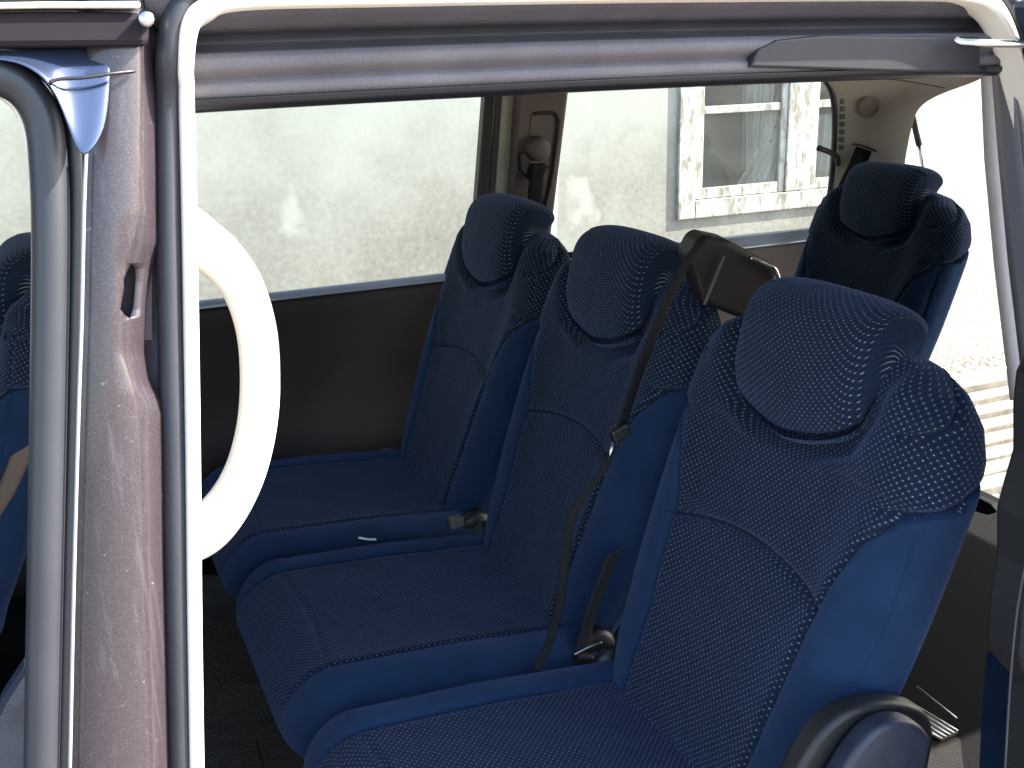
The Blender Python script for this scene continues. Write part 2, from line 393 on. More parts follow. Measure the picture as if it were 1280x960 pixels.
M_room = plain('dim_room', (.22, .21, .25), .9)
M_leaf = plain('green_leaf', (.09, .16, .03), .5, noise=.4, nscale=60)
M_wood = plain('weathered_timber', (.19, .165, .13), .85, noise=.3, nscale=22, bump=.6, bscale=90, detail=8)

def gravelmat():
    m, t, b = new('gravel_ground'); L = t.links.new; co = N(t, 'ShaderNodeTexCoord')
    v = N(t, 'ShaderNodeTexVoronoi', i_Scale=38.0); L(co.outputs['Object'], v.inputs['Vector'])
    n = N(t, 'ShaderNodeTexNoise', i_Scale=.7, i_Detail=6); L(co.outputs['Object'], n.inputs['Vector'])
    c = ramp(t, v.outputs['Color'], [(0, (.09, .08, .07)), (.5, (.18, .16, .14)), (1, (.32, .29, .26))])
    mx = N(t, 'ShaderNodeMix', data_type='RGBA', blend_type='MULTIPLY'); mx.inputs[0].default_value = .6; L(c, mx.inputs[6]); L(ramp(t, n.outputs[0], [(.3, (.6, .6, .55)), (.7, (1, 1, 1))]), mx.inputs[7])
    L(mx.outputs[2], b.inputs['Base Color']); b.inputs['Roughness'].default_value = .9
    bp = N(t, 'ShaderNodeBump', i_Strength=1, i_Distance=.015); bp.invert = True; L(v.outputs['Distance'], bp.inputs['Height']); L(bp.outputs[0], b.inputs['Normal'])
    return m
M_gravel = gravelmat()

# ================================================================ SETTING
# gravel yard, one sheet to the horizon
g = mesh('ground', [(-600, -600, 0), (600, -600, 0), (600, 600, 0), (-600, 600, 0)], [(0, 1, 2, 3)], M_gravel, smooth=False)
tag(g, kind='structure')

# ---- plastered house behind the van
WY = 3.15
house = empty('plaster_house', (1.5, WY, 0))
tag(house, 'old grey plastered house with a peeling white window, close behind the van', 'house')
W0 = at(845, 275, y=WY); wx0, wz0 = W0.x, W0.z
wx1 = at(1043, 150, y=WY).x+.30; wz1 = wz0+1.25
def wallmesh():
    xs = sorted({-7, -3, 0, wx0, wx1, 4.5, 9}); zs = [0, wz0, wz1, 3.4]
    V = []; Fc = []
    for z in zs:
        for x in xs: V.append((x, WY, z))
    n = len(xs)
    for j in range(3):
        for i in range(n-1):
            if j == 1 and abs(xs[i]-wx0) < 1e-6: continue
            Fc.append((j*n+i, j*n+i+1, (j+1)*n+i+1, (j+1)*n+i))
    b0 = len(V)
    for (x, z) in ((wx0, wz0), (wx1, wz0), (wx1, wz1), (wx0, wz1)): V += [(x, WY, z), (x, WY+.25, z)]
    for k in range(4):
        a = b0+2*k; c = b0+2*((k+1) % 4); Fc.append((a, a+1, c+1, c))
    # house sides, back
    s0 = len(V); V += [(-7, WY, 0), (-7, WY+6, 0), (9, WY+6, 0), (9, WY, 0), (-7, WY, 3.4), (-7, WY+6, 3.4), (9, WY+6, 3.4), (9, WY, 3.4)]
    Fc += [(s0, s0+1, s0+5, s0+4), (s0+1, s0+2, s0+6, s0+5), (s0+2, s0+3, s0+7, s0+6)]
    return V, Fc
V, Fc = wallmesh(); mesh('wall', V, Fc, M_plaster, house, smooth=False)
prism('roof', [(-7.3, WY-.35, 3.38), (-7.3, WY+3, 5.2), (-7.3, WY+6.3, 3.38)], (16.6, 0, 0), plain('roof_tiles', (.22, .09, .06), .8, noise=.3, nscale=6), house, bevel=0)
win = box2('window', (wx0-.0, WY-.014, wz0-.0), (wx0+.085, WY+.02, wz1), M_peel, house, .004)   # left casing board carries the window
def wb(name, a, b, mat=M_peel, bev=.003): return box2(name, a, b, mat, win, bev)
wb('casing', (wx0+.087, WY-.013, wz0), (wx1, WY+.02, wz0+.075))
wb('casing', (wx1-.085, WY-.012, wz0+.077), (wx1, WY+.02, wz1))
wb('casing', (wx0+.087, WY-.012, wz1-.08), (wx1-.087, WY+.02, wz1))
lx0 = wx0+.088; lx1 = wx1-.088; zb_ = wz0+.078; zt_ = wz1-.082
mid0 = at(983, 180, y=WY).x; mid1 = at(1012, 180, y=WY).x
wb('mullion', (mid0, WY-.008, zb_), (mid1, WY+.03, zt_))
for (a, b) in ((lx0, mid0-.002), (mid1+.002, lx1)):
    wb('sash_stile', (a, WY+.0, zb_), (a+.04, WY+.03, zt_)); wb('sash_stile', (b-.03, WY+.0, zb_), (b, WY+.03, zt_))
    wb('sash_rail', (a+.042, WY+.002, zb_), (b-.032, WY+.03, zb_+.045)); wb('sash_rail', (a+.042, WY+.002, zt_-.045), (b-.032, WY+.03, zt_))
    zm = at(920, 136, y=WY).z
    wb('glazing_bar', (a+.042, WY+.004, zm-.016), (b-.032, WY+.028, zm+.016))
    wb('pane', (a+.043, WY+.010, zb_+.047), (b-.033, WY+.014, zm-.018), M_pane, 0)
    wb('pane', (a+.043, WY+.010, zm+.018), (b-.033, WY+.014, zt_-.047), M_pane, 0)
# room behind
def roombox():
    a = Vector((wx0-.3, WY+.26, wz0-.3)); b = Vector((wx1+.3, WY+1.2, wz1+.3))
    V, Fc = boxdata((a+b)/2, b-a); Fc = [f for f in Fc if not all(abs(V[i].y-a.y) < 1e-5 for i in f)]
    return V, Fc
V, Fc = roombox(); mesh('room_lining', V, Fc, M_room, house, smooth=False)
def curtain(x0t, x1t, x0b, x1b, zt, zb, yy, n=70, amp=.016, fr=9):
    V = []; Fc = []; rows = 24
    for r in range(rows+1):
        q = r/rows; a = x0t+(x0b-x0t)*q**1.6; b = x1t+(x1b-x1t)*q**1.6; z = zt+(zb-zt)*q
        for k in range(n+1):
            u = k/n; V.append((a+(b-a)*u, yy+amp*sin(u*fr*2*pi+q*1.5)+.006*sin(u*41+q*7), z))
    for r in range(rows):
        for k in range(n): i = r*(n+1)+k; Fc.append((i, i+1, i+n+2, i+n+1))
    mesh('curtain', V, Fc, M_curtain, win, solid=.0015)
curtain(lx0+.26, mid0-.03, lx0+.30, lx0+.40, zt_, zb_-.05, WY+.06)
def P(px, py, y=WY): return at(px, py, y=y)
curtain(P(965, 90, WY+.12).x, P(1000, 90, WY+.12).x, P(905, 90, WY+.12).x, P(965, 90, WY+.12).x, P(960, 90).z, zb_-.02, WY+.045, amp=.012, fr=5)
curtain(P(1016, 90, WY+.1).x, P(1044, 90, WY+.1).x, P(1016, 90, WY+.1).x, P(1040, 90, WY+.1).x, zm-.05, zb_-.02, WY+.05, n=30, fr=3)
# leafy plant behind the glass
V = []; Fc = []
for k in range(260):
    q = random.random(); c = Vector((P(976, 200).x+random.gauss(0, .022), WY+.055+random.random()*.03, zb_+.02+q*.46))
    a = Vector((random.gauss(0, 1), random.gauss(0, .5), random.gauss(0, 1))).normalized(); b = a.cross(Vector((random.gauss(0, 1), random.gauss(0, 1), random.gauss(0, 1)))).normalized()
    i = len(V); V += [c, c+a*.014+b*.006, c+a*.026, c+a*.014-b*.006]; Fc.append((i, i+1, i+2, i+3))
pl_ = mesh('climbing_plant', V, Fc, M_leaf, smooth=False)
tag(pl_, 'green leafy plant behind the lower pane of the old white window', 'plant')

# ---- planks and pipe behind the van
tail = []
yb0 = at(1230, 622, z=0).y
NP = 8
zt = [at(1230, 622-20*i, y=yb0+.085*i).z for i in range(NP)]
for i in range(NP):
    y0 = yb0+.085*i; z = max(.03, at(1230, 612-19*i, y=y0).z)
    ln = 2.6+random.uniform(-.2, .3); x0 = 2.55+random.uniform(-.1, .05)
    o = box('plank', (x0+ln/2, y0+.045, z/2+.0), (ln, .083, z), M_wood, None, .005, Matrix.Rotation(random.uniform(-.006, .006), 3, 'Z'))
    # each plank lies on the ones below: keep only its own thickness
    me = o.data
    for v in me.vertices:
        if v.co.z < z*.5: v.co.z = z-.035
    tag(o, 'weathered timber plank in the pile on the gravel behind the van', 'plank', 'planks piled behind the van')
p0 = at(1195, 468, y=yb0+.80); 
o = tube('pipe', [(2.5, yb0+.76, p0.z), (5.0, yb0+.76, p0.z)], .017, M_white, None, sm=0)
tag(o, 'pale straight pipe lying along the top of the timber pile', 'pipe')

# ================================================================ VAN
van = empty('minivan', (.8, .9, 0))
tag(van, 'dark aubergine minivan with its sliding side door open, seen from outside', 'minivan')
XT = 2.2            # tail plane
ZF = .40            # cabin floor

# floor, roof, far side
box2('floor', (-1.4, .02, ZF-.06), (XT, 1.80, ZF), M_carpet, van, .004)
def roofsurf(name, zc, drop, y0, y1, mat, x0=-1.2, x1=XT+.05, th=.01):
    V = []; Fc = []; n = 24; mx = 16
    for i in range(mx+1):
        x = x0+(x1-x0)*i/mx
        for k in range(n+1):
            q = k/n; y = y0+(y1-y0)*q; e = abs(2*q-1)**5
            V.append((x, y, zc-drop*e-.02*((x-.6)/1.6)**2*.5))
    for i in range(mx):
        for k in range(n): a = i*(n+1)+k; Fc.append((a, a+1, a+n+2, a+n+1))
    return mesh(name, V, Fc, mat, van, solid=th)
roofsurf('roof', 1.73, .10, -.012, 1.80, M_paint)
roofsurf('headliner', 1.655, .05, .03, 1.77, plain('roof_lining', (.16, .145, .14), .9), th=.006)

# near roof rail trim above the sliding door: profile swept along x
def xprofile(name, prof, x0, x1, mat, nseg=30, sag=None, parent=van):
    V = []; Fc = []; n = len(prof)
    for i in range(nseg+1):
        x = x0+(x1-x0)*i/nseg; s = sag(x) if sag else 0
        for (y, z) in prof: V.append((x, y, z+s))
    for i in range(nseg):
        for k in range(n-1): a = i*n+k; Fc.append((a, a+1, a+n+1, a+n))
    return mesh(name, V, Fc, mat, parent, solid=.002)
def curveprof(P, n=6):
    return [(p.x, p.y) for p in catmull([(a, b, 0) for a, b in P], n)]
top_prof = curveprof([(-.002, 1.612), (.004, 1.600), (.012, 1.594), (.020, 1.589), (.034, 1.586), (.040, 1.580), (.030, 1.5755), (.016, 1.5735)])
bot_prof = curveprof([(.016, 1.5735), (.010, 1.570), (.010, 1.565), (.015, 1.5605), (.017, 1.557), (.012, 1.5535), (.012, 1.549), (.020, 1.5435), (.036, 1.541), (.07, 1.548), (.10, 1.575), (.12, 1.61)])
sg = lambda x: -.004*((x-.42)/.32)**2*.5
xprofile('roof_rail_channel', top_prof, .075, .80, M_greyd, sag=sg)
xprofile('roof_rail_trim', bot_prof, .075, .80, M_grey, sag=sg)
xprofile('rail_edge_seal', curveprof([(.011, 1.5465), (.013, 1.5425), (.020, 1.5395), (.034, 1.538)]), .075, .80, M_rubber2, sag=sg)
# darker end cover at the rear of the rail
pts = [at(925, 80, y=.004), at(950, 62, y=.004), at(1010, 46, y=.004), at(1060, 40, y=.004), at(1245, 44, y=.004), at(1245, 86, y=.004), at(1140, 88, y=.004)]
prism('rail_end_cover', [at(a, b, y=.006) for a, b in ((938, 84), (948, 62), (972, 50), (1030, 44), (1226, 46), (1226, 91), (1140, 90))], (0, .03, 0), plain('end_cover_grey', (.02, .018, .023), .6, noise=.1), van, .002)

# ---- sliding door opening: cream flange and rubber seal
NS = Vector((0, 1, -.15)).normalized()
def spath(pts, s, n=8, tail_z=.46):
    Pw = [at(a, b, s=s if b > 140 else max(.004, s-.016)+(s-max(.004, s-.016))*max(0, (b-60)/80)) for a, b in pts]
    return catmull(Pw, n)
lip = [(244, 960), (241, 760), (239, 560), (235, 300), (231, 130), (230, 80), (236, 34), (256, 14), (300, 1), (480, -3), (800, -7), (1130, -8), (1200, -4), (1234, 12), (1255, 50), (1266, 92), (1284, 160), (1306, 250), (1330, 400), (1340, 480)]
lp = spath(lip, .022)
lo = lp[0]; lp = [side(lo.x-.035, .46, .022), side(lo.x-.012, .8, .022)] + lp + [side(lp[-1].x+.03, .8, .022), side(lp[-1].x+.03, .46, .022)]
lsc = lambda t: 1.0
ic = 2+15*8; nl = len(lp)
lsc = lambda t: (.80+.30*min(1, max(0, (t*nl-2-5*8)/20))-.90*min(1, max(0, (t*nl-ic+16)/14)), 1)
sweep('opening_flange', lp, rrect(.0060, .014, .6), NS, M_cream, van, scale=lsc)
seal = [(226, 960), (221, 760), (217, 560), (213, 400), (211, 250), (210, 130), (211, 75), (217, 32), (234, -4), (262, -34), (320, -46), (480, -50), (800, -52), (1150, -52), (1222, -36), (1258, 0), (1285, 50), (1296, 110), (1312, 220), (1332, 380), (1345, 500)]
sp = spath(seal, .020); sp = [side(sp[0].x-.035, .46, .020), side(sp[0].x-.012, .8, .020)]+sp+[side(sp[-1].x+.03, .8, .020), side(sp[-1].x+.03, .46, .020)]
sweep('door_seal', sp, ell(.0082, .010, 16), NS, M_rubber, van)

# ---- B pillar paint work
pillar = grid('b_pillar', [
    ([(98, -60), (98, 120), (92, 300), (86, 500), (80, 760), (74, 960)], .030),
    ([(106, -60), (106, 100), (102, 220), (98, 400), (94, 520), (89, 740), (85, 960)], .006),
    ([(112, -60), (112, 100), (108, 220), (104, 400), (101, 520), (96, 740), (92, 960)], -.001),
    ([(140, -60), (140, 960)], -.003),
    ([(170, -60), (170, 270), (150, 330), (146, 440), (163, 490), (171, 560), (174, 700), (182, 960)], -.003),
    ([(175, -60), (175, 270), (155, 330), (151, 440), (168, 490), (175, 560), (178, 700), (186, 960)], -.001),
    ([(190, -60), (192, 300), (180, 335), (175, 440), (184, 485), (198, 515), (200, 700), (206, 960)], .013),
    ([(195, -60), (197, 306), (190, 326), (181, 380), (179, 440), (184, 476), (204, 505), (206, 700), (212, 960)], .019),
    ([(194, -60), (196, 306), (189, 326), (180, 380), (178, 440), (183, 476), (203, 505), (206, 700), (212, 960)], .05)],
    M_paint, van, .002, ext=.46, rows=150)
pillar['label'] = 'sunlit metallic aubergine door pillar, dusty and speckled'
# latch slot cut through the paint
hole = [(170, 341), (176, 348), (177, 362), (174, 398), (169, 413), (162, 408), (155, 398), (160, 372), (160, 360), (164, 350)]
cut = prism('cutter', [at(a, b, s=-.03) for a, b in hole], (0, .07, 0), None, None, 0)
bm_ = pillar.modifiers.new('cut', 'BOOLEAN'); bm_.operation = 'DIFFERENCE'; bm_.object = cut; bm_.solver = 'EXACT'
bpy.context.view_layer.update()
dg = bpy.context.evaluated_depsgraph_get()
nm = bpy.data.meshes.new_from_object(pillar.evaluated_get(dg)); pillar.modifiers.clear(); pillar.data = nm
bpy.data.objects.remove(cut)
prism('latch_pocket', [at(a, b, s=.022) for a, b in ((145, 330), (190, 330), (190, 425), (145, 425))], (0, .01, 0), plain('pocket_dark', (.05, .035, .04), .6), van, 0)
# inner recess behind the notch in the pillar edge
grid('pillar_recess', [([(168, 280), (168, 520)], .052), ([(212, 280), (214, 520)], .046)], plain('recess_mauve', (.20, .16, .21), .5), van, .002, rows=8)
# filler between seal and pillar
grid('pillar_filler', [([(196, -60), (200, 300), (206, 560), (212, 960)], .032), ([(214, -60), (214, 300), (218, 560), (228, 960)], .030)], M_rubber2, van, .002, ext=.46, rows=30)

# ---- front door opening to the left
fs = [(-260, 98), (-120, 86), (-40, 84), (2, 96), (34, 116), (54, 152), (61, 205), (64, 300), (62, 480), (58, 700), (53, 960)]
fp = spath(fs, .004); fp += [side(fp[-1].x-.02, .8, .004), side(fp[-1].x-.04, .46, .004)]
sweep('front_door_seal', fp, ell(.0112, .012, 18), NS, M_rubber, van)
gr = [(-260, 68), (-100, 58), (-20, 60), (30, 72), (70, 102), (90, 150), (97, 210), (97, 300), (93, 480), (87, 700), (80, 960)]
gp = spath(gr, .006); gp += [side(gp[-1].x-.02, .8, .016), side(gp[-1].x-.04, .46, .016)]
sweep('seal_groove', gp, ell(.0058, .008, 10), NS, M_rubber2, van)
il = [(-260, 124), (-100, 112), (-20, 110), (12, 124), (30, 150), (41, 200), (46, 300), (45, 480), (41, 700), (36, 960)]
ip = spath(il, .016); ip += [side(ip[-1].x-.02, .8, .016), side(ip[-1].x-.04, .46, .016)]
sweep('front_flange', ip, rrect(.0030, .008, .6), NS, M_cream, van)
# painted gusset above the pillar: faces up, the sky's reflection put into its blue colour
def patch(name, cols, mat, solid=.002):
    V = []; n = len(cols[0])
    for c in cols: V += [at(a, b, s=s) for a, b, s in c]
    Fc = [(i*n+j, (i+1)*n+j, (i+1)*n+j+1, i*n+j+1) for i in range(len(cols)-1) for j in range(n-1)]
    o = mesh(name, V, Fc, mat, van, recalc=True, solid=solid)
    md = o.modifiers.new('ss', 'SUBSURF'); md.levels = 2; md.render_levels = 2
    return o
patch('pillar_gusset', [
    [(-120, 56, .004), (-120, 66, -.004), (-120, 72, -.006)],
    [(0, 56, .004), (2, 66, -.004), (4, 72, -.010)],
    [(30, 56, .004), (34, 70, -.006), (38, 84, -.014)],
    [(62, 56, .004), (66, 84, -.008), (72, 112, -.018)],
    [(92, 56, .004), (94, 110, -.010), (98, 205, -.022)],
    [(128, 56, .004), (130, 110, -.010), (112, 195, -.022)],
    [(139, 56, .002), (138, 115, -.008), (132, 165, -.016)]], M_paint2)
tube('edge_light_line', [at(a, b, s=-.006) for a, b in ((108, 185), (105, 260), (102, 400), (98, 520), (92, 740), (87, 980))], .0012, plain('painted_edge_light', (.28, .30, .34), .3, coat=1), van)  # lit edge of the pillar paint, drawn as a thin brighter line
tube('panel_joint', [at(62, 103, s=-.017), at(75, 99, s=-.016), at(105, 97, s=-.015), at(140, 92, s=-.012), at(168, 89, s=-.006)], .0011, M_rubber2, van)
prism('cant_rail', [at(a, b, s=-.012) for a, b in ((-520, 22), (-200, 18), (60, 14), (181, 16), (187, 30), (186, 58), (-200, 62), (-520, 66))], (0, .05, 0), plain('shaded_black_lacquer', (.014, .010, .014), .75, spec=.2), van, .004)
prism('drip_moulding', [at(a, b, s=-.016) for a, b in ((-520, 10), (-200, 6), (60, 2), (176, 2), (176, 10), (60, 10), (-200, 14), (-520, 18))], (0, .04, 0), M_cream, van, .002)
tube('bolt', [at(183, 24, s=-.02), at(183, 24, s=.0)], .0045, M_steel, van, n=12, nrm=Vector((0, 0, 1)), sm=0)

# ---- grab handle: D shaped, sunlit cream plastic
hp = [(214, 288), (244, 300), (276, 322), (302, 356), (319, 405), (325, 460), (322, 525), (308, 585), (284, 632), (254, 662), (214, 676)]
hw = [at(a, b, y=.055+(.02 if 0 < i < 10 else 0)) for i, (a, b) in enumerate(hp)]
hw = catmull(hw, 8)
sweep('grab_handle', hw, rrect(.0150, .0125, .9, 4), Vector((0, 1, 0)), M_cream, van, scale=lambda t: (1+.75*abs(2*t-1)**3, 1+.3*abs(2*t-1)**3))
grid('pillar_trim', [([(150, 150), (150, 960)], .060), ([(226, 150), (236, 960)], .050), ([(236, 150), (246, 960)], .022)], M_cream, van, .003, ext=.46, rows=20)

# ---- C pillar, near side (right edge of the picture)
grid('c_pillar_trim', [
    ([(1226, 60), (1232, 200), (1244, 330), (1256, 430), (1264, 500)], .125),
    ([(1232, 60), (1243, 200), (1255, 330), (1266, 430), (1274, 500)], .105),
    ([(1238, 60), (1250, 200), (1262, 330), (1274, 430), (1282, 500)], .085)],
    plain('lavender_trim', (.75, .70, .74), .55, noise=.05), van, .003, rows=60)
grid('c_pillar_cover', [
    ([(1238, 50), (1250, 200), (1262, 330), (1274, 430), (1282, 500)], .083),
    ([(1246, 50), (1258, 200), (1272, 330), (1284, 430), (1292, 500)], .060),
    ([(1258, 50), (1270, 200), (1286, 330), (1300, 430), (1310, 500)], .045),
    ([(1262, 50), (1278, 200), (1296, 330), (1310, 430), (1320, 500)], .02)],
    plain('pillar_cover_grey', (.14, .14, .175), .5, bump=.2, bscale=500), van, .003, rows=60)
def on(pts, **k): return [at(a, b, **k) for a, b in pts]
o = prism('lower_pillar_panel', on([(1300, 425), (1280, 436), (1267, 462), (1263, 500), (1263, 560), (1252, 598), (1243, 632), (1243, 690), (1234, 740), (1230, 795), (1234, 812), (1260, 842), (1256, 900), (1252, 1010), (1420, 1010), (1400, 425)], s=.07), (0, -.05, 0), plain('dark_lower_trim', (.018, .018, .020), .5, bump=.3, bscale=500, spec=.3), van, .006)
tube('panel_highlight', on([(1285, 690), (1272, 760), (1263, 850), (1255, 985)], s=.018), .0013, M_dkplast, van)
tube('upper_door_arm', [at(1194, 50, s=.0), at(1205, 53, s=-.006), at(1240, 54, s=-.02), at(1320, 56, s=-.03)], .0032, M_steel, van)
prism('sliding_door_edge', on([(1262, 4), (1275, 0), (1400, -10), (1460, 1500), (1362, 1500), (1340, 800), (1316, 400), (1300, 200), (1283, 70), (1268, 30)], s=-.02), (0, -.03, 0), M_armr, van, .004)

# near rear quarter of the body, closes the cabin behind the opening
def quarter(name, x0, x1, z0, z1, s, mat, th=.003):
    V = []; Fc = []; n = 8
    for i in range(n+1):
        for j in range(n+1):
            z = z0+(z1-z0)*j/n; V.append(side(x0+(x1-x0)*i/n, z, s))
    for i in range(n):
        for j in range(n): a = i*(n+1)+j; Fc.append((a, a+1, a+n+2, a+n+1))
    return mesh(name, V, Fc, mat, van, solid=th)
quarter('rear_quarter_panel', .86, XT+.15, .25, 1.04, -.03, M_paint)
quarter('rear_quarter_trim', .90, XT, ZF, 1.04, .10, M_dkplast)
quarter('rear_roof_side', .86, XT+.05, 1.46, 1.68, -.013, M_paint)
quarter('rear_quarter_glass', 1.02, XT-.25, 1.042, 1.498, -.02, M_tint)
quarter('rear_corner_pillar', XT-.248, XT+.05, 1.042, 1.498, -.02, M_paint)
quarter('c_pillar_outer', .86, 1.018, 1.042, 1.498, -.02, M_paint)
box2('sill', (-1.3, -.16, .24), (XT, -.13, .455), M_paint, van, .01)
box2('sill_step', (-1.3, -.128, .38), (XT, .02, .45), M_dkplast, van, .006)

prism('dashboard', [(-1.45, .06, .45), (-1.05, .06, .55), (-.98, .06, .95), (-1.10, .06, 1.06), (-1.9, .06, 1.02)], (0, 1.68, 0), M_dkplast, van, .02)
mesh('windscreen', [(-1.85, .05, 1.0), (-1.85, 1.75, 1.0), (-1.0, 1.70, 1.64), (-1.0, .08, 1.64)], [(0, 1, 2, 3)], M_wind, van, smooth=False)
box2('firewall', (-1.5, .05, .3), (-1.46, 1.77, 1.0), M_black, van, .004)

# ---- far side of the cabin
FY = 1.80
zB = at(545, 345, y=FY).z
cx0 = at(612, 150, y=FY).x; cx1 = at(712, 150, y=FY).x
# door panels below the belt line (curved inward at the bottom)
def farpanel(name, x0, x1, mat, zt):
    prof = [(FY-.01, zt), (FY-.025, zt-.004), (FY-.03, zt-.03), (FY-.022, zt-.12), (FY-.018, zt-.25), (FY-.03, zt-.33), (FY-.05, zt-.40), (FY-.05, ZF)]
    return xprofile(name, curveprof(prof, 4), x0, x1, mat, 12)
farpanel('far_door_panel', -.45, cx0+.02, M_brown, zB-.012)
farpanel('far_quarter_panel', cx0+.022, XT, plain('quarter_brown', (.085, .06, .058), .6, noise=.15, nscale=10, bump=.4, bscale=400), zB-.012)
bd = plain('belt_moulding', (.30, .36, .46), .3, coat=.4)
xprofile('belt_moulding', curveprof([(FY+.005, zB+.004), (FY-.012, zB+.006), (FY-.022, zB-.002), (FY-.024, zB-.010)], 4), -.45, cx0+.02, bd, 12)
xprofile('quarter_sill', curveprof([(FY+.005, zB+.016), (FY-.012, zB+.018), (FY-.03, zB-.004), (FY-.034, zB-.014)], 4), cx1, at(1005, 300, y=FY).x+.05, plain('pale_blue_sill', (.30, .36, .42), .22, coat=1), 12)
ztop = 1.60
# outer skin of the far side
xprofile('far_body_side', [(FY+.02, .25), (FY+.05, .6), (FY+.03, zB-.002)], -1.3, XT+.1, M_paint, 10)
# glazing
xq1 = at(1040, 150, y=FY).x
mesh('far_door_glass', [(-.42, FY+.008, zB-.01), (cx0+.01, FY+.008, zB-.01), (cx0+.06, FY-.01, 1.60), (-.30, FY-.01, 1.60)], [(0, 1, 2, 3)], M_glass, van, smooth=False)
mesh('far_quarter_glass', [(cx1-.04, FY+.010, zB-.01), (xq1+.02, FY+.010, zB-.01), (xq1+.02, FY-.008, 1.60), (cx1-.02, FY-.008, 1.60)], [(0, 1, 2, 3)], M_glass, van, smooth=False)
# far C pillar: black frame, cream edge, mauve trim
def fp_strip(name, a, b, y0, y1, mat, th=.02, bev=.003):
    """strip between two image lines (top px, bottom px) on the far side"""
    P4 = [at(a[0], 60, y=y0), at(b[0], 60, y=y0), at(b[1], 330, y=y0), at(a[1], 330, y=y0)]
    return prism(name, P4, (0, th, 0), mat, van, bev)
fp_strip('far_window_frame', (611, 590), (625, 604), FY-.015, 0, M_rubber2, .03, .004)
fp_strip('far_window_seal', (624, 605), (633, 615), FY-.006, 0, M_rubber, .02, .004)
fp_strip('pillar_edge', (632, 613), (652, 634), FY-.010, 0, plain('pale_green_grey', (.42, .42, .36), .6), .02, .003)
fp_strip('far_pillar_trim', (650, 632), (719, 686), FY-.030, 0, M_brown2, .045, .012)
# belt guide slot and knob on the far pillar
yk = FY-.034
tube('slot_edge', on([(668, 142), (690, 141), (697, 146), (698, 158), (694, 190), (688, 232), (680, 262)], y=yk), .0040, plain('slot_shadow', (.03, .03, .03), .7), van)
prism('height_adjuster', on([(664, 143), (689, 143), (693, 150), (683, 232), (655, 232)], y=yk+.002), (0, .02, 0), M_brown2, van, .003)
kc = at(673, 186, y=yk-.012)
def lathe(name, c, axis, prof, mat, parent, n=24, smooth=True):
    axis = Vector(axis).normalized(); u = axis.orthogonal().normalized(); v = axis.cross(u)
    V = []; Fc = []
    for (r, h) in prof:
        for k in range(n): a = 2*pi*k/n; V.append(Vector(c)+axis*h+(u*cos(a)+v*sin(a))*max(r, 1e-5))
    for i in range(len(prof)-1):
        for k in range(n): Fc.append((i*n+k, i*n+(k+1) % n, (i+1)*n+(k+1) % n, (i+1)*n+k))
    Fc.append(tuple(range(n))); Fc.append(tuple((len(prof)-1)*n+k for k in range(n-1, -1, -1)))
    return mesh(name, V, Fc, mat, parent, smooth=smooth, recalc=True)
kn = lathe('belt_guide', kc, (0, -1, -.1), [(.030, -.03), (.031, 0), (.029, .010), (.024, .016), (.010, .018)], M_brown2, van)
prism('belt_slot', on([(650, 193), (656, 191), (666, 206), (678, 210), (688, 208), (680, 220), (664, 226), (652, 214)], y=yk-.018), (0, .02, 0), M_black, van, .002)
ribbon('seat_belt', [at(673, 204, y=yk-.022), at(669, 240, y=yk-.03), at(665, 300, y=yk-.04), at(655, 420, y=yk-.05)], Vector((1, 0, -.05)), .040, M_web, van)

# quarter window: rubber frame
qf = [(716, 80), (1012, 84), (1032, 100), (1043, 132), (1042, 200), (1034, 262), (1020, 284), (985, 296), (860, 306), (700, 320)]
qf = on(qf, y=FY-.004); sweep('quarter_window_seal', catmull(qf, 6), rrect(.0085, .008, .7), Vector((0, 1, 0)), M_rubber2, van)
# D pillar trim in beige: sheet wrapping from the side to the tail
def quad_sheet(name, rows, mat, solid=.004, sub=2, parent=van):
    n = len(rows[0]); V = [p for r in rows for p in r]
    Fc = [(i*n+j, i*n+j+1, (i+1)*n+j+1, (i+1)*n+j) for i in range(len(rows)-1) for j in range(n-1)]
    o = mesh(name, V, Fc, mat, parent, recalc=True, solid=solid)
    if sub: md = o.modifiers.new('ss', 'SUBSURF'); md.levels = sub; md.render_levels = sub
    return o
def dp(px, py, y): return at(px, py, y=y)
yd = [FY-.012, FY-.035, FY-.06, FY-.10, FY-.17, FY-.22]
rows = []
for py, xs in ((60, (1000, 1050, 1110, 1180, 1236, 1262)), (98, (1030, 1060, 1100, 1150, 1205, 1240)), (113, (1042, 1064, 1098, 1135, 1166, 1185)), (130, (1046, 1068, 1098, 1124, 1144, 1150)), (150, (1047, 1068, 1096, 1118, 1136, 1141)),
               (200, (1046, 1064, 1088, 1108, 1126, 1131)), (260, (1038, 1056, 1080, 1100, 1118, 1124)), (330, (1015, 1050, 1072, 1092, 1110, 1118)), (420, (1000, 1040, 1062, 1084, 1104, 1112))):
    rows.append([dp(x, py, yd[k]) for k, x in enumerate(xs)])
dtrim = quad_sheet('d_pillar_trim', rows, M_beige)
